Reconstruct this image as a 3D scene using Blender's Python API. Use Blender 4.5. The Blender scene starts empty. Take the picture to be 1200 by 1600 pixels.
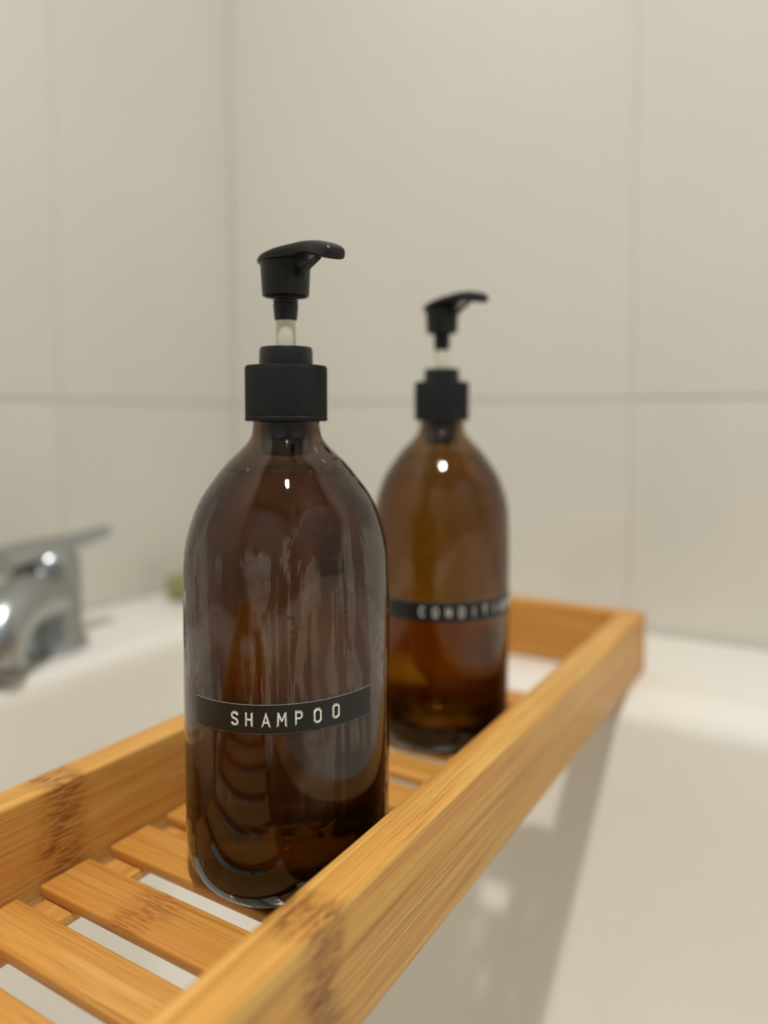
import bpy, bmesh, math, random
from mathutils import Vector, Matrix
random.seed(7)
SC = bpy.context.scene
COL = SC.collection
R = math.radians

# ------------------------------------------------------------------ camera
HEAD = 31.8                      # degrees left of the caddy's long axis
cam_d = bpy.data.cameras.new('camera'); cam = bpy.data.objects.new('camera', cam_d); COL.objects.link(cam)
cam.location = (0, 0, .172)
cam.rotation_euler = (R(90 - 3.0), 0, R(HEAD))
cam_d.sensor_fit = 'VERTICAL'; cam_d.sensor_height = 36; cam_d.sensor_width = 27
cam_d.lens = 1210 / 1600 * 36
cam_d.shift_y = -(800 - 718.41) / 1600
cam_d.clip_start = .01
cam_d.dof.use_dof = True
cam_d.dof.focus_distance = .266
cam_d.dof.aperture_fstop = 3.3
SC.camera = cam

# ------------------------------------------------------------------ world, lamps, exposure
W = bpy.data.worlds.new('world'); SC.world = W; W.use_nodes = True
W.node_tree.nodes['Background'].inputs['Color'].default_value = (.9, .85, .78, 1)
W.node_tree.nodes['Background'].inputs['Strength'].default_value = .1
def lamp(name, loc, size, power, col):
    l = bpy.data.lights.new(name, 'AREA'); l.shape = 'DISK'; l.size = size; l.energy = power; l.color = col
    o = bpy.data.objects.new(name, l); o.location = loc; COL.objects.link(o); return o
lamp('ceiling_downlight', (.25, -.29, 1.83),   .075, 34, (1, .995, .965))
SC.view_settings.view_transform = 'Standard'; SC.view_settings.look = 'None'
SC.view_settings.gamma = 1; SC.view_settings.use_curve_mapping = False
SC.view_settings.exposure = 0.0
try:
    SC.cycles.use_denoising = True
    SC.cycles.max_bounces = 16; SC.cycles.transmission_bounces = 14; SC.cycles.diffuse_bounces = 6
    SC.cycles.caustics_refractive = True; SC.cycles.caustics_reflective = False
    SC.cycles.sample_clamp_indirect = 8; SC.cycles.blur_glossy = 0.0
except Exception:
    pass

# ------------------------------------------------------------------ node helpers
def lin(r, g, b):
    f = lambda c: (c / 12.92 if c <= .04045 else ((c + .055) / 1.055) ** 2.4)
    return (f(r / 255), f(g / 255), f(b / 255), 1)
class NT:
    def __init__(s, name):
        s.m = bpy.data.materials.new(name); s.m.use_nodes = True
        s.t = s.m.node_tree; s.n = s.t.nodes; s.b = s.n['Principled BSDF']; s.out = s.n['Material Output']
    def add(s, kind, **kw):
        n = s.n.new(kind)
        for k, v in kw.items(): setattr(n, k, v)
        return n
    def link(s, a, b): s.t.links.new(a, b)
    def val(s, sock, v):
        if hasattr(v, 'is_output'): s.link(v, sock)
        else: sock.default_value = v
    def math(s, op, a, b=0.0, c=None, clamp=False):
        n = s.add('ShaderNodeMath', operation=op); n.use_clamp = clamp
        s.val(n.inputs[0], a); s.val(n.inputs[1], b)
        if c is not None: s.val(n.inputs[2], c)
        return n.outputs[0]
    def step(s, v, a, b, lo=0., hi=1.):
        n = s.add('ShaderNodeMapRange', interpolation_type='SMOOTHSTEP'); s.val(n.inputs[0], v)
        n.inputs[1].default_value = a; n.inputs[2].default_value = b; n.inputs[3].default_value = lo; n.inputs[4].default_value = hi
        return n.outputs[0]
    def coords(s, scale=(1, 1, 1), loc=(0, 0, 0), kind='Object', jitter=False):
        tc = s.add('ShaderNodeTexCoord'); src = tc.outputs[kind]
        if jitter:
            oi = s.add('ShaderNodeObjectInfo'); v = s.add('ShaderNodeVectorMath', operation='SCALE')
            cmb = s.add('ShaderNodeCombineXYZ')
            for i in range(3): s.link(oi.outputs['Random'], cmb.inputs[i])
            s.link(cmb.outputs[0], v.inputs[0]); v.inputs['Scale'].default_value = 3.7
            a = s.add('ShaderNodeVectorMath', operation='ADD'); s.link(src, a.inputs[0]); s.link(v.outputs[0], a.inputs[1]); src = a.outputs[0]
        m = s.add('ShaderNodeMapping'); s.link(src, m.inputs[0]); m.inputs['Scale'].default_value = scale; m.inputs['Location'].default_value = loc
        return m.outputs[0]
    def noise(s, vec, scale=5, detail=4, rough=.5, dist=0):
        n = s.add('ShaderNodeTexNoise'); s.link(vec, n.inputs['Vector'])
        n.inputs['Scale'].default_value = scale; n.inputs['Detail'].default_value = detail
        n.inputs['Roughness'].default_value = rough; n.inputs['Distortion'].default_value = dist
        return n.outputs[0]
    def ramp(s, fac, stops):
        n = s.add('ShaderNodeValToRGB'); s.link(fac, n.inputs[0]); e = n.color_ramp.elements
        e[0].position, e[0].color = stops[0]; e[1].position, e[1].color = stops[-1]
        for p, c in stops[1:-1]:
            k = e.new(p); k.color = c
        return n.outputs[0]
    def mix(s, fac, a, b, mode='MIX'):
        n = s.add('ShaderNodeMix', data_type='RGBA', blend_type=mode)
        s.val(n.inputs[0], fac); s.val(n.inputs[6], a); s.val(n.inputs[7], b); return n.outputs[2]
    def bump(s, h, strength=.2, dist=.001):
        n = s.add('ShaderNodeBump'); s.link(h, n.inputs['Height']); n.inputs['Strength'].default_value = strength
        n.inputs['Distance'].default_value = dist; s.link(n.outputs[0], s.b.inputs['Normal']); return n.outputs[0]
    def set(s, **kw):
        for k, v in kw.items(): s.val(s.b.inputs[k.replace('_', ' ')], v)
        return s

def mat_plain(name, col, rough=.4, noise_amt=.06, nscale=30, **kw):
    t = NT(name); v = t.coords(); n = t.noise(v, nscale, 3)
    dark = tuple(c * (1 - noise_amt) for c in col[:3]) + (1,); lite = tuple(min(1, c * (1 + noise_amt)) for c in col[:3]) + (1,)
    t.set(Base_Color=t.ramp(n, [(.3, dark), (.7, lite)]), Roughness=rough)
    for k, x in kw.items(): t.val(t.b.inputs[k.replace('_', ' ')], x)
    return t.m

def mat_bamboo():
    t = NT('bamboo')
    v = t.coords((1.2, 60, 60), jitter=True); g1 = t.noise(v, 6, 5, .6, .4)
    v2 = t.coords((3, 260, 260), jitter=True); g2 = t.noise(v2, 6, 3, .6)
    v3 = t.coords((2.0, 22, 22), jitter=True); g3 = t.noise(v3, 5, 2, .5)
    base = t.ramp(g1, [(.30, lin(176, 121, 53)), (.5, lin(210, 159, 82)), (.72, lin(228, 184, 104))])
    strip = t.step(g3, .42, .62, 0, .55)
    base = t.mix(strip, base, lin(204, 144, 66))
    streak = t.step(g2, .54, .70, 0, .62)
    base = t.mix(streak, base, lin(128, 76, 34))
    # growth nodes of the cane: a dark, fibrous patch at a place of its own on each piece
    tc = t.add('ShaderNodeTexCoord'); sp = t.add('ShaderNodeSeparateXYZ'); t.link(tc.outputs['Object'], sp.inputs[0])
    at = t.add('ShaderNodeAttribute', attribute_type='OBJECT', attribute_name='node_pos')
    wob = t.noise(t.coords((20, 40, 40)), 1.2, 2)
    dx = t.math('SUBTRACT', sp.outputs[0], at.outputs['Fac'])
    dx = t.math('ADD', dx, t.math('MULTIPLY', t.math('SUBTRACT', wob, .5), .016))
    band = t.step(t.math('ABSOLUTE', dx), .002, .015, 1, 0)
    fib = t.noise(t.coords((75, 520, 520)), 2, 3, .65)
    node = t.math('MULTIPLY', band, t.step(fib, .42, .62), clamp=True)
    base = t.mix(t.math('MULTIPLY', band, .30), base, lin(168, 104, 46))
    base = t.mix(t.math('MULTIPLY', node, .8), base, lin(92, 50, 20))
    tone = t.add('ShaderNodeAttribute', attribute_type='OBJECT', attribute_name='tone')
    base = t.mix(tone.outputs['Fac'], base, lin(182, 112, 40))
    t.set(Base_Color=base, Roughness=t.step(g1, .3, .7, .40, .5), Specular_IOR_Level=.4)
    h = t.math('ADD', t.math('MULTIPLY', g2, .5), t.math('MULTIPLY', node, -.8))
    t.bump(h, .35, .0006)
    return t.m

def mat_tile():
    t = NT('wall_tile_glaze'); v = t.coords((1, 1, 1), jitter=True); n = t.noise(v, 4, 3)
    t.set(Base_Color=t.ramp(n, [(.3, lin(206, 202, 192)), (.7, lin(211, 207, 197))]), Roughness=.03, Specular_IOR_Level=.6)
    t.bump(t.noise(v, 9, 2), .012, .004)
    return t.m

def mat_amber(name, tint, film, seed):
    """amber glass with a dried soap film in runs down the outside"""
    t = NT(name)
    t.set(Base_Color=(1, 1, 1, 1), Roughness=.02, IOR=1.5, Transmission_Weight=1.0)
    # tint = what passes one 2.7 mm wall; absorption per metre follows from it
    sig = [-math.log(c) / .0027 for c in tint]; dens = max(sig) * 1.02
    va = t.add('ShaderNodeVolumeAbsorption'); va.inputs['Density'].default_value = dens
    va.inputs['Color'].default_value = tuple(1 - x / dens for x in sig) + (1,)
    t.link(va.outputs[0], t.out.inputs['Volume'])
    run = t.noise(t.coords((70, 70, 7), (seed, seed, 0)), 1.6, 5, .6, .6)
    big = t.noise(t.coords((26, 26, 9), (seed + 4, 0, seed)), 1.3, 3, .5)
    fine = t.noise(t.coords((420, 420, 300), (0, seed, 0)), 1, 3, .7)
    tc = t.add('ShaderNodeTexCoord'); sp = t.add('ShaderNodeSeparateXYZ'); t.link(tc.outputs['Object'], sp.inputs[0])
    z = sp.outputs[2]
    env = t.math('MULTIPLY', t.step(z, .030, .062), t.step(z, .122, .150, 1, .1))
    m = t.math('MULTIPLY', t.step(run, .478, .502), t.step(big, .44, .49))
    m = t.math('ADD', t.math('MULTIPLY', m, .8), t.step(run, .40, .415, .0, .08))
    m = t.math('MULTIPLY', m, t.step(fine, .3, .62, .55, 1.1))
    m = t.math('MULTIPLY', m, env)
    fac = t.math('MULTIPLY', m, film, clamp=True)
    d = t.add('ShaderNodeBsdfDiffuse'); d.inputs['Color'].default_value = lin(188, 180, 164)
    mx = t.add('ShaderNodeMixShader'); t.link(fac, mx.inputs[0]); t.link(t.b.outputs[0], mx.inputs[1]); t.link(d.outputs[0], mx.inputs[2])
    t.link(mx.outputs[0], t.out.inputs['Surface'])
    drops = t.add('ShaderNodeTexVoronoi', feature='SMOOTH_F1'); t.link(t.coords((1, 1, .8)), drops.inputs['Vector']); drops.inputs['Scale'].default_value = 240
    h = t.math('ADD', t.math('MULTIPLY', t.step(drops.outputs[0], .10, .30, 1, 0), t.step(big, .5, .6)), t.math('MULTIPLY', run, .5))
    t.bump(h, .2, .0006)
    return t.m

M = {}
M['bamboo'] = mat_bamboo()
M['tile'] = mat_tile()
M['grout'] = mat_plain('grout', lin(204, 200, 190), .8)
M['plaster'] = mat_plain('plaster', lin(196, 193, 187), .7)
M['paint'] = mat_plain('wall_paint', lin(150, 155, 158), .7)
M['floor'] = mat_plain('floor_vinyl', lin(150, 140, 128), .5)
M['enamel'] = mat_plain('tub_enamel', lin(225, 221, 212), .16, .01, 6, Coat_Weight=.3)
M['black'] = mat_plain('black_plastic', (.008, .008, .0085, 1), .36, .2, 200, Specular_IOR_Level=.35)
M['black_cap'] = mat_plain('black_ribbed_plastic', (.006, .006, .0065, 1), .5, .2, 200, Specular_IOR_Level=.3)
M['tube'] = mat_plain('milky_plastic', lin(214, 208, 188), .4, .03, 60, Subsurface_Weight=.3, Subsurface_Radius=(.004, .004, .003))
M['chrome'] = mat_plain('chrome', (.43, .45, .46, 1), .28, .02, 20, Metallic=1.0)
M['rubber'] = mat_plain('aerator_dark', (.02, .02, .02, 1), .6)
M['sponge'] = mat_plain('olive_sponge', lin(140, 137, 92), .9, .25, 300)
M['tape'] = mat_plain('black_label_tape', (.010, .012, .011, 1), .34, .1, 90, Specular_IOR_Level=.35)
M['tape_edge'] = mat_plain('tape_edge', lin(120, 114, 104), .5)
M['emboss'] = mat_plain('embossed_white', lin(226, 224, 216), .5, .15, 600)
M['emboss_thin'] = mat_plain('embossed_grey', lin(165, 163, 156), .5, .15, 600)
M['glass_front'] = mat_amber('amber_glass_filmed', (.335, .20, .045), .125, 0.0)
M['glass_rear'] = mat_amber('amber_glass', (.46, .31, .075), .012, 2.3)
def mat_liquid(name, col):
    t = NT(name); n = t.noise(t.coords((20, 20, 8)), 2, 3)
    t.set(Base_Color=t.ramp(n, [(.35, tuple(c * .9 for c in col[:3]) + (1,)), (.65, col)]), Roughness=.02, IOR=1.34, Transmission_Weight=1.0); return t.m
M['shampoo'] = mat_liquid('shampoo_liquid', (.80, .66, .36, 1))
M['conditioner'] = mat_liquid('conditioner_liquid', (.95, .80, .45, 1))

# ------------------------------------------------------------------ mesh helpers
def link(name, bm, mat, parent=None, smooth=None, kind=None):
    me = bpy.data.meshes.new(name); bmesh.ops.recalc_face_normals(bm, faces=bm.faces[:]); bm.to_mesh(me); bm.free()
    if smooth:
        me.polygons.foreach_set('use_smooth', [True] * len(me.polygons))
        if smooth is not True: me.set_sharp_from_angle(angle=R(smooth))
    for m in (mat if isinstance(mat, (list, tuple)) else [mat]): me.materials.append(m)
    o = bpy.data.objects.new(name, me); COL.objects.link(o); o.parent = parent
    if kind: o['kind'] = kind
    return o
def empty(name, loc, label, cat, rz=0, group=None):
    o = bpy.data.objects.new(name, None); o.empty_display_size = .02; COL.objects.link(o)
    o.location = loc; o.rotation_euler = (0, 0, rz); o['label'] = label; o['category'] = cat
    if group: o['group'] = group
    return o
def box_bm(sx, sy, sz, bev=0, seg=2, bm=None, c=(0, 0, 0)):
    new = bm is None
    if new: bm = bmesh.new()
    r = bmesh.ops.create_cube(bm, size=1, matrix=Matrix.Translation(c) @ Matrix.Diagonal((sx, sy, sz, 1)))
    if bev:
        es = list({e for v in r['verts'] for e in v.link_edges})
        bmesh.ops.bevel(bm, geom=es, offset=bev, segments=seg, affect='EDGES', profile=.6)
    return bm
def lathe_bm(prof, n=64, wave=None, bm=None):
    """prof: (r, z) from one end to the other; r == 0 ends close to a point. wave(i) scales r (for ribs)"""
    if bm is None: bm = bmesh.new()
    rings = []
    for r, z in prof:
        if r <= 1e-7: rings.append([bm.verts.new((0, 0, z))])
        else:
            ring = []
            for i in range(n):
                k = r + (wave(i) if wave else 0); a = 2 * math.pi * i / n
                ring.append(bm.verts.new((k * math.cos(a), k * math.sin(a), z)))
            rings.append(ring)
    for A, B in zip(rings, rings[1:]):
        for i in range(n):
            j = (i + 1) % n
            if len(A) == 1 and len(B) == 1: continue
            if len(A) == 1: bm.faces.new((A[0], B[i], B[j]))
            elif len(B) == 1: bm.faces.new((A[i], A[j], B[0]))
            else: bm.faces.new((A[i], A[j], B[j], B[i]))
    return bm
def spline(pts, sub=4):
    out = []
    for i in range(len(pts) - 1):
        p0 = pts[max(i - 1, 0)]; p1 = pts[i]; p2 = pts[i + 1]; p3 = pts[min(i + 2, len(pts) - 1)]
        for k in range(sub):
            t = k / sub
            out.append(tuple(.5 * (2 * b + (c - a) * t + (2 * a - 5 * b + 4 * c - d) * t * t + (3 * b - a - 3 * c + d) * t ** 3) for a, b, c, d in zip(p0, p1, p2, p3)))
    out.append(pts[-1]); return out
def tube_bm(path, radii, n=20, bm=None, flat=None):
    if bm is None: bm = bmesh.new()
    rings = []; prev = None
    for i, p in enumerate(path):
        p = Vector(p); a = Vector(path[max(i - 1, 0)]); b = Vector(path[min(i + 1, len(path) - 1)])
        t = (b - a).normalized(); u = Vector((0, 0, 1)) - t * t.z
        if u.length < .05: u = prev if prev else Vector((1, 0, 0)); u = u - t * u.dot(t)
        u.normalize(); prev = u; w = t.cross(u); r = radii[i]; rw, ru = r if isinstance(r, tuple) else (r, r)
        rings.append([bm.verts.new(p + w * rw * math.cos(2 * math.pi * k / n) + u * ru * math.sin(2 * math.pi * k / n)) for k in range(n)])
    for A, B in zip(rings, rings[1:]):
        for k in range(n): bm.faces.new((A[k], A[(k + 1) % n], B[(k + 1) % n], B[k]))
    bm.faces.new(rings[0][::-1]); bm.faces.new(rings[-1]); return bm

# ------------------------------------------------------------------ room shell
XL, YF, ZC, ZF, XR, YN = -.625, .675, 1.85, -.56, 1.25, -1.30
TH = .0045                                                   # tile thickness over the grout bed
def slab(name, sx, sy, sz, c, mat):
    o = link(name, box_bm(sx, sy, sz), mat, kind='structure'); o.location = c; return o
wl = slab('wall_left', .1, YF - YN + .2, ZC - ZF, (XL - TH - .05 + .0030, (YF + YN) / 2, (ZC + ZF) / 2), M['grout'])
wb = slab('wall_back', XR - XL + .3, .1, ZC - ZF, ((XL + XR) / 2, YF + TH + .05 - .0030, (ZC + ZF) / 2), M['grout'])
slab('wall_right', .1, YF - YN + .2, ZC - ZF, (XR + .05, (YF + YN) / 2, (ZC + ZF) / 2), M['paint'])
slab('wall_front', XR - XL + .2, .1, ZC - ZF, ((XL + XR) / 2, YN - .05, (ZC + ZF) / 2), M['paint'])
slab('floor', XR - XL + .3, YF - YN + .3, .1, ((XL + XR) / 2, (YF + YN) / 2, ZF - .05), M['floor'])
slab('ceiling', XR - XL + .3, YF - YN + .3, .1, ((XL + XR) / 2, (YF + YN) / 2, ZC + .05), M['plaster'])
GAP = .0017
def tiles(parent, axis, edges_h, edges_v):
    for a, b in zip(edges_h, edges_h[1:]):
        for lo, hi in zip(edges_v, edges_v[1:]):
            w, h = b - a - GAP, hi - lo - GAP
            cx, cz = (a + b) / 2, (lo + hi) / 2
            if axis == 'y':
                o = link('tile', box_bm(TH, w, h, .0014, 2), M['tile'], parent); c = Vector((XL - TH / 2, cx, cz))
            else:
                o = link('tile', box_bm(w, TH, h, .0014, 2), M['tile'], parent); c = Vector((cx, YF + TH / 2, cz))
            o.location = c - parent.location
rows = [ZF, -.411, .189, .789, 1.389, ZC]
tiles(wl, 'y', [YN, -.904, -.454, -.004, .446, YF], rows)
tiles(wb, 'x', [XL, -.170, .280, .730, XR], rows)

# ------------------------------------------------------------------ bathtub
def rrect(x0, x1, y0, y1, r, z, n=10):
    pts = []
    for cx, cy, a0 in ((x1 - r, y1 - r, 0), (x0 + r, y1 - r, 90), (x0 + r, y0 + r, 180), (x1 - r, y0 + r, 270)):
        for k in range(n + 1):
            a = R(a0 + 90 * k / n); pts.append((cx + r * math.cos(a), cy + r * math.sin(a), z))
    return pts
ZR = -.0095
def loft(loops, cap_last=True):
    bm = bmesh.new(); L = [[bm.verts.new(p) for p in lp] for lp in loops]
    for A, B in zip(L, L[1:]):
        n = len(A)
        for i in range(n): bm.faces.new((A[i], A[(i + 1) % n], B[(i + 1) % n], B[i]))
    if cap_last: bm.faces.new(L[-1])
    return bm
ox0, ox1, oy0, oy1 = XL + .0015, 1.20, -.27, YF - .0015
loops = [rrect(ox0, ox1, oy0, oy1, .006, ZF + .001), rrect(ox0, ox1, oy0, oy1, .006, ZR - .012),
         rrect(ox0 + .001, ox1 - .001, oy0 + .001, oy1 - .001, .006, ZR - .004), rrect(ox0 + .005, ox1 - .005, oy0 + .005, oy1 - .005, .006, ZR)]
ix0, ix1, iy0, iy1 = -.499, 1.08, -.14, .540
def inner(d, z, r, far=None): return rrect(ix0 + d * .6, ix1 - d, iy0 + d, iy1 - (d * .95 + .021 if far is None else far), r, z, 10)
for k in range(0, 7):
    a = R(90 * k / 6); loops.append(inner(.013 * math.sin(a), ZR - .020 * (1 - math.cos(a)), .05, .034 * math.sin(a)))
for d, dz, r in ((.017, -.07, .055), (.026, -.16, .07), (.040, -.26, .085), (.060, -.32, .11), (.085, -.36, .12), (.13, -.385, .11), (.19, -.392, .08)):
    loops.append(inner(d, ZR + dz, r))
tub = link('bathtub', loft(loops), M['enamel'], smooth=40)
tub['label'] = 'white enamel bathtub with a broad ledge, standing under the bamboo caddy'; tub['category'] = 'bathtub'

# ------------------------------------------------------------------ bamboo caddy
caddy = empty('bath_caddy', (-.195, .18, 0), 'bamboo bath caddy of slats and side rails lying across the white tub', 'caddy')
CB = Vector(caddy.location)
def board(name, L, w, h, c, rz=0, node=9.0, tone=0.0, bev=.0018, parent=caddy):
    o = link(name, box_bm(L, w, h, bev, 3), M['bamboo'], parent, smooth=40)
    o.location = Vector(c) - CB; o.rotation_euler = (0, 0, rz); o['node_pos'] = node; o['tone'] = tone
    return o
ZT, ZB = .034, -.0090
y0, y1 = -.21, .5525
# left rail, parallel to the axis; right rail runs in very slightly to the far end
rail_l = board('side_rail', y1 - y0, .0138, ZT - ZB, (-.2556 - .0069, (y0 + y1) / 2, (ZT + ZB) / 2), R(90), node=.181 - (y0 + y1) / 2, tone=.12)
slope = -.0206
rail_r = board('side_rail', y1 - y0, .0160, ZT - ZB, (-.1347 + slope * (y0 + y1) / 2 + .0081, (y0 + y1) / 2, (ZT + ZB) / 2), R(90) - slope, node=.165 - (y0 + y1) / 2, tone=0)
xa, xb = -.2694, -.1347 + slope * (y1 + .0075) + .0164
board('end_rail', xb - xa, .0145, ZT - ZB, ((xa + xb) / 2, y1 + .0074, (ZT + ZB) / 2), 0, tone=.35)
board('end_rail', -.1140 - xa, .0145, ZT - ZB, ((xa - .1140) / 2, y0 - .0074, (ZT + ZB) / 2), 0)
# slats, each its own piece of cane, ends butting between the rails
spans = {0: (.1120, .1313), 1: (.1412, .1600), 2: (.1690, .1906), 3: (.2000, .2203)}
for k in range(-8, 12):
    if k in spans: ya, yb = spans[k]
    elif k < 0: ya = .1120 + .0295 * k; yb = ya + .0195
    else: ya = .2000 + .02935 * (k - 3); yb = ya + .0200
    yc = (ya + yb) / 2; xr_ = -.1351 + slope * yc
    node = {2: -.012, 1: 9., 0: 9., 3: .03}.get(k, random.choice([9., random.uniform(-.05, .05)]))
    tone = {2: .55, 1: .25, 0: .30, 3: .5}.get(k, random.uniform(.2, .5))
    board('slat', xr_ + .2546, yb - ya, .0044, ((xr_ - .2546) / 2, yc, -.0022), R(random.uniform(-.25, .25)), node, tone, .0012)
# two battens under the slats
for xc in (-.2442, -.1550):
    board('batten', .560, .0150, .0044, (xc, .178, -.0044 - .0023), R(90) - (slope if xc > -.2 else 0), tone=.3, bev=.001)

# ------------------------------------------------------------------ pump bottles
OUT = [(.0, .0016), (.020, .0014), (.026, .0002), (.030, .0), (.0335, .0012), (.0360, .0038), (.0377, .0078), (.0386, .0125), (.0389, .018), (.0390, .036),
       (.0391, .064), (.0391, .098), (.0389, .1120), (.0383, .1230), (.0363, .1320), (.0328, .1410), (.0276, .1489), (.0222, .1556), (.0178, .1598),
       (.0145, .1634), (.0131, .1662), (.0126, .1700), (.0124, .1735), (.0124, .1890)]
def outer():
    a = spline(OUT[:10], 4)[:-1]; return a + [OUT[9], OUT[10]] + spline(OUT[11:22], 4) + OUT[22:]
INN = [(.0106, .1890), (.0106, .1700), (.0112, .1660), (.0126, .1628), (.0158, .1588), (.0200, .1543), (.0250, .1482), (.0300, .1400), (.0335, .1315), (.0355, .1225),
       (.0361, .112), (.0363, .098), (.0363, .050), (.0361, .026), (.0353, .0190), (.0333, .0140), (.0300, .0105), (.0250, .0085), (.0150, .0078), (.0, .0076)]
def glass_bm():
    return lathe_bm(outer() + spline(INN[:12], 4)[:-1] + [INN[11], INN[12]] + spline(INN[13:], 4), 96)
def liquid_bm(level):
    pr = [(r - .00025, z + .0002) for r, z in spline(INN[:12], 4) + [INN[12]] + spline(INN[13:], 4) if z < level]
    pr[-1] = (0, pr[-1][1])
    r0 = pr[0][0]
    return lathe_bm([(0, level - .0008), (r0 * .9, level - .0008), (r0 * .98, level)] + pr, 72)
FONT = {   # strokes on a box .66 wide and 1 high
 'S': [[(.62, .84), (.5, .97), (.2, .97), (.06, .84), (.06, .66), (.2, .54), (.48, .47), (.62, .35), (.62, .16), (.48, .03), (.18, .03), (.04, .16)]],
 'H': [[(.06, 0), (.06, 1)], [(.60, 0), (.60, 1)], [(.06, .5), (.60, .5)]],
 'A': [[(.0, 0), (.33, 1), (.66, 0)], [(.12, .30), (.54, .30)]],
 'M': [[(.0, 0), (.06, 1), (.36, .38), (.66, 1), (.72, 0)]],
 'P': [[(.08, 0), (.08, 1)], [(.08, .97), (.46, .97), (.60, .84), (.60, .60), (.46, .47), (.08, .47)]],
 'O': [[(.2, .0), (.46, .0), (.62, .16), (.62, .84), (.46, 1), (.2, 1), (.04, .84), (.04, .16), (.2, .0)]],
 'C': [[(.62, .82), (.46, 1), (.2, 1), (.04, .84), (.04, .16), (.2, 0), (.46, 0), (.62, .18)]],
 'N': [[(.05, 0), (.05, 1), (.61, 0), (.61, 1)]],
 'D': [[(.06, 0), (.06, 1), (.40, 1), (.61, .8), (.61, .2), (.40, 0), (.06, 0)]],
 'I': [[(.33, 0), (.33, 1)]],
 'T': [[(.33, 0), (.33, 1)], [(.02, 1), (.64, 1)]],
 'E': [[(.6, 1), (.06, 1), (.06, 0), (.6, 0)], [(.06, .5), (.5, .5)]],
 'R': [[(.08, 0), (.08, 1)], [(.08, 1), (.46, 1), (.60, .86), (.60, .62), (.46, .5), (.08, .5)], [(.34, .5), (.62, 0)]]}
def cyl(r, u, z, rad): a = u / rad; return (r * math.cos(a), r * math.sin(a), z)
def ribbon(bm, pts, w, rad, h0, h1, mi=0):
    """raised stroke on the bottle's cylinder; pts are (arc length, height) in metres"""
    for (u0, v0), (u1, v1) in zip(pts, pts[1:]):
        dx, dy = u1 - u0, v1 - v0; L = math.hypot(dx, dy) or 1; tx, ty = dx / L, dy / L; nx, ny = -ty * w / 2, tx * w / 2; ex, ey = tx * w * .45, ty * w * .45
        q = [(u0 - ex + nx, v0 - ey + ny), (u1 + ex + nx, v1 + ey + ny), (u1 + ex - nx, v1 + ey - ny), (u0 - ex - nx, v0 - ey - ny)]
        B = [bm.verts.new(cyl(rad + h0, a, b, rad)) for a, b in q]
        s = .72; mu = sum(a for a, b in q) / 4; mv = sum(b for a, b in q) / 4
        T = [bm.verts.new(cyl(rad + h1, a * .94 + mu * .06, b * .94 + mv * .06, rad)) for a, b in q]
        for i in range(4):
            bm.faces.new((B[i], B[(i + 1) % 4], T[(i + 1) % 4], T[i])).material_index = mi
        bm.faces.new(T).material_index = mi
def patch_bm(rad, a0, a1, z0, z1, h0, h1, n=48, tilt=0.0):
    bm = bmesh.new(); rows_ = []
    for i in range(n + 1):
        a = a0 + (a1 - a0) * i / n; dz = tilt * (i / n - .5)
        rows_.append([bm.verts.new((r * math.cos(a), r * math.sin(a), z + dz)) for r, z in ((rad + h0, z0), (rad + h1, z0 + .0001), (rad + h1, z1 - .0001), (rad + h0, z1))])
    for A, B in zip(rows_, rows_[1:]):
        for k in range(4): bm.faces.new((A[k], A[(k + 1) % 4], B[(k + 1) % 4], B[k]))
    bm.faces.new(rows_[0]); bm.faces.new(rows_[-1][::-1]); return bm
def pump_lever_bm():
    secs = [(-.0110, .0012, .2302, .2314), (-.0103, .0042, .2300, .2318), (-.0085, .0070, .2299, .2323), (-.0055, .0090, .2298, .2329), (-.0010, .0100, .2298, .2338), (.0035, .0096, .2298, .2345),
            (.0075, .0080, .2300, .2351), (.0115, .0060, .2305, .2354), (.0165, .0048, .2307, .2354), (.0215, .0044, .2296, .2348), (.0265, .0045, .2280, .2338), (.0305, .0045, .2270, .2325),
            (.0330, .0040, .2266, .2313), (.0340, .0028, .2270, .2302)]
    secs = spline(secs, 3); bm = bmesh.new(); rings = []; n = 20
    for s, w, zb, zt in secs:
        ring = []
        for k in range(n):
            a = 2 * math.pi * k / n; c, sn = math.cos(a), math.sin(a); p = .62
            ring.append(bm.verts.new((s, w * math.copysign(abs(c) ** p, c), (zb + zt) / 2 + (zt - zb) / 2 * math.copysign(abs(sn) ** p, sn))))
        rings.append(ring)
    for A, B in zip(rings, rings[1:]):
        for k in range(n): bm.faces.new((A[k], A[(k + 1) % n], B[(k + 1) % n], B[k]))
    bm.faces.new(rings[0][::-1]); bm.faces.new(rings[-1])
    return bm
def web_bm():
    bm = bmesh.new(); q = [(.0070, .2232), (.0070, .2254), (.0150, .2276), (.0225, .2298), (.0225, .2286), (.0150, .2258)]
    A = [bm.verts.new((x, -.0011, z)) for x, z in q]; B = [bm.verts.new((x, .0011, z)) for x, z in q]
    bm.faces.new(A); bm.faces.new(B[::-1])
    for i in range(6): bm.faces.new((A[i], A[(i + 1) % 6], B[(i + 1) % 6], B[i]))
    return bm

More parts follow.
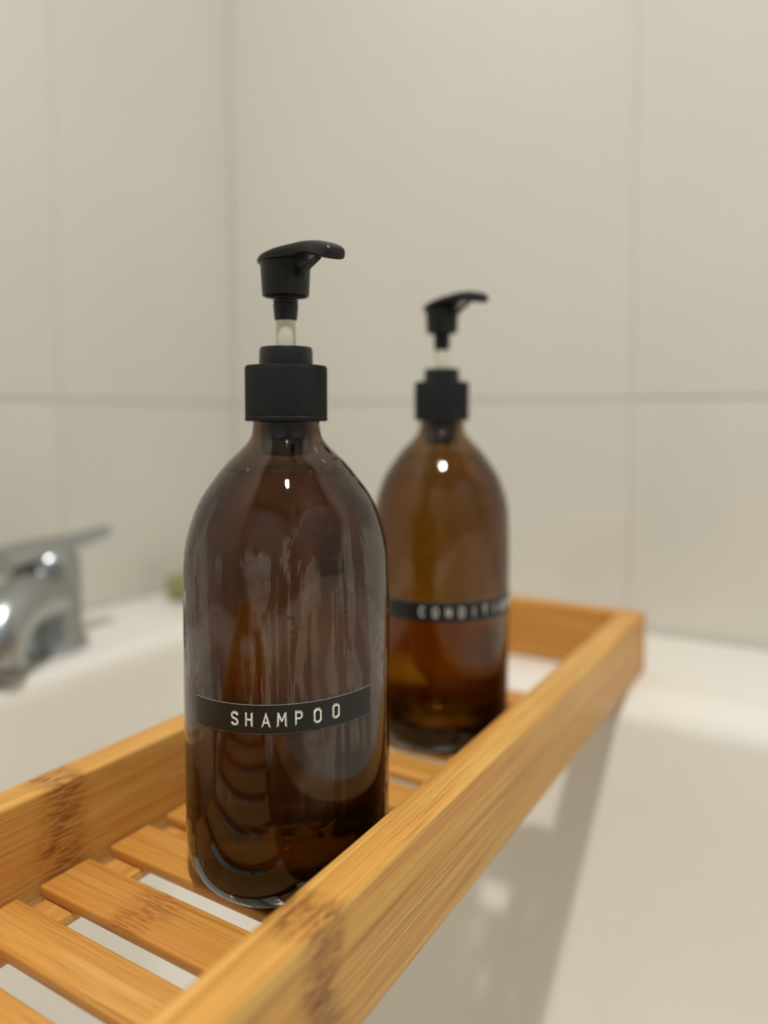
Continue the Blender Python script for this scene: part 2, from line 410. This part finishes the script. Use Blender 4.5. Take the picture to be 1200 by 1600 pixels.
def bottle(loc, label, glass, liquid, level, spout_deg, word, tape, first_deg, zt, tilt, sxy=1.0, lever_up=0.0):
    root = empty('pump_bottle', loc, label, 'bottle', group='amber pump bottles standing on the bamboo caddy')
    root.scale = (sxy, sxy, 1)
    link('glass_body', glass_bm(), M[glass], root, smooth=True)
    link('liquid', liquid_bm(level), M[liquid], root, smooth=True)
    # screw collar with fine grip ribs
    pr = [(.0128, .1712), (.0150, .1710), (.0156, .1714), (.0156, .1726), (.0153, .1729), (.0155, .1733), (.0155, .1908), (.0151, .1918), (.0102, .1921), (.0, .1921)]
    link('screw_collar', lathe_bm(pr, 224, lambda i: -.00016 if i % 2 else 0.), M['black_cap'], root, smooth=25)
    link('collar_top', lathe_bm([(.0, .1918), (.01015, .1918), (.0100, .1978), (.0096, .1988), (.0060, .1990), (.0045, .1978), (.0, .1978)], 64), M['black'], root, smooth=35)
    link('pump_housing', lathe_bm([(.0, .1570), (.0085, .1570), (.0098, .1580), (.0098, .1885), (.0, .1885)], 48), M['black'], root, smooth=35)
    link('stem', lathe_bm([(.0, .1975), (.0037, .1975), (.0037, .2100), (.0, .2100)], 40), M['tube'], root, smooth=40)
    hd = bpy.data.objects.new('pump_head', None); hd.empty_display_size = .01; COL.objects.link(hd); hd.parent = root; hd.rotation_euler = (0, 0, R(spout_deg))
    thr = [(.0, .2089), (.0040, .2089), (.0043, .2096), (.0047, .2140), (.00475, .2150), (.0044, .2153), (.0047, .2157), (.0047, .2164), (.0043, .2167), (.0046, .2171), (.0046, .2220), (.0, .2220)]
    link('threaded_plug', lathe_bm(thr, 40), M['black'], hd, smooth=35)
    link('actuator', lathe_bm([(.0, .2200), (.0076, .2198), (.0080, .2181), (.0086, .2179), (.0088, .2184), (.0094, .2290), (.0096, .2303), (.0, .2303)], 56), M['black'], hd, smooth=35)
    pv = Matrix.Translation((-.006, 0, .2303)) @ Matrix.Rotation(R(-lever_up), 4, 'Y') @ Matrix.Translation((.006, 0, -.2303))
    for nm, bm, sm in (('spout_lever', pump_lever_bm(), 50), ('spout_web', web_bm(), None)):
        bm.transform(pv); link(nm, bm, M['black'], hd, smooth=sm)
    # embossed label tape
    rad = .0391; a0, a1 = R(tape[0]), R(tape[1]); z0, z1 = zt
    tp = link('label_tape', patch_bm(rad, a0, a1, z0, z1, -.0001, .00028, 60, tilt), M['tape'], root, smooth=30)
    link('tape_edge', patch_bm(rad, a0 - .0045, a1 + .0045, z0 - .00018, z1 + .00018, -.0001, .00016, 60, tilt), M['tape_edge'], tp, smooth=30)
    bm = bmesh.new(); hh = .0041; zc = (z0 + z1) / 2
    for i, ch in enumerate(word):
        ad = first_deg[i] if isinstance(first_deg, list) else first_deg + 10.3 * i
        jz = random.uniform(-.0002, .0002); f = (R(ad) - a0) / (a1 - a0) - .5
        for st in FONT[ch]:
            pts = [(R(ad) * rad + (x - .33) * hh * .86, zc + tilt * f + jz + (y - .5) * hh) for x, y in st]
            ribbon(bm, pts, .00046, rad, .0002, .00062, 0)
            off = [((x - .33) * 1.34, (y - .5) * 1.26) for x, y in st]
            ribbon(bm, [(R(ad) * rad + x * hh * .86, zc + tilt * f + jz + y * hh) for x, y in off], .00022, rad, .0002, .00040, 1)
    link('lettering', bm, [M['emboss'], M['emboss_thin']], tp)
    return root
bottle((-.1866, .2307, .0002), 'amber glass pump bottle with a tape label reading SHAMPOO, black pump', 'glass_front', 'shampoo', .1525,
       -20, 'SHAMPOO', (-105, -3.5), [-78.3, -70.6, -62, -54.4, -46, -36.6, -26.8], (.0662, .0760), .0022)
bottle((-.1946, .3730, .0002), 'amber glass pump bottle with a tape label reading CONDITIONER, behind the shampoo bottle', 'glass_rear', 'conditioner', .1525,
       -21, 'CONDITIONER', (-108, 62), -77., (.0702, .0802), 0., .945, 6)

# ------------------------------------------------------------------ chrome tap and sponge on the ledge
tap = empty('bath_tap', (-.545, .376, ZR), 'chrome single lever mixer tap on the tub ledge beside the wall', 'tap')
link('tap_base', lathe_bm([(.0, 0), (.027, 0), (.028, .004), (.026, .008), (.0235, .012), (.0235, .058), (.0225, .062), (.0, .062)], 40), M['chrome'], tap, smooth=35)
tap.scale = (1.02, 1.02, 1.03)
sp = link('spout', tube_bm(spline([(0, 0, .040), (.018, -.028, .046), (.032, -.052, .043), (.039, -.066, .030), (.041, -.070, .012)], 4),
     [.0215 - .003 * i / 16 for i in range(17)], 24), M['chrome'], tap, smooth=50)
link('aerator', tube_bm([(.0408, -.0695, .0140), (.0414, -.0705, .0085)], [.0150, .0145], 24), M['rubber'], sp, smooth=40)
link('lever_handle', tube_bm(spline([(-.002, -.040, .072), (0, -.012, .077), (.002, .014, .079), (.004, .034, .082), (.006, .050, .086)], 4),
     [((.021 - .013 * (i / 16)), (.0105 - .0065 * (i / 16))) for i in range(17)], 20), M['chrome'], tap, smooth=50)
link('handle_cap', lathe_bm([(.0, .060), (.0232, .060), (.0232, .068), (.019, .076), (.010, .080), (.0, .081)], 40), M['chrome'], tap, smooth=40)
sg = link('sponge', box_bm(.050, .056, .026, .008, 3), M['sponge'], smooth=40)
sg.location = (-.571, .567, ZR + .0132); sg.rotation_euler = (0, 0, R(8))
sg['label'] = 'small olive green sponge at the back of the tub ledge'; sg['category'] = 'sponge'
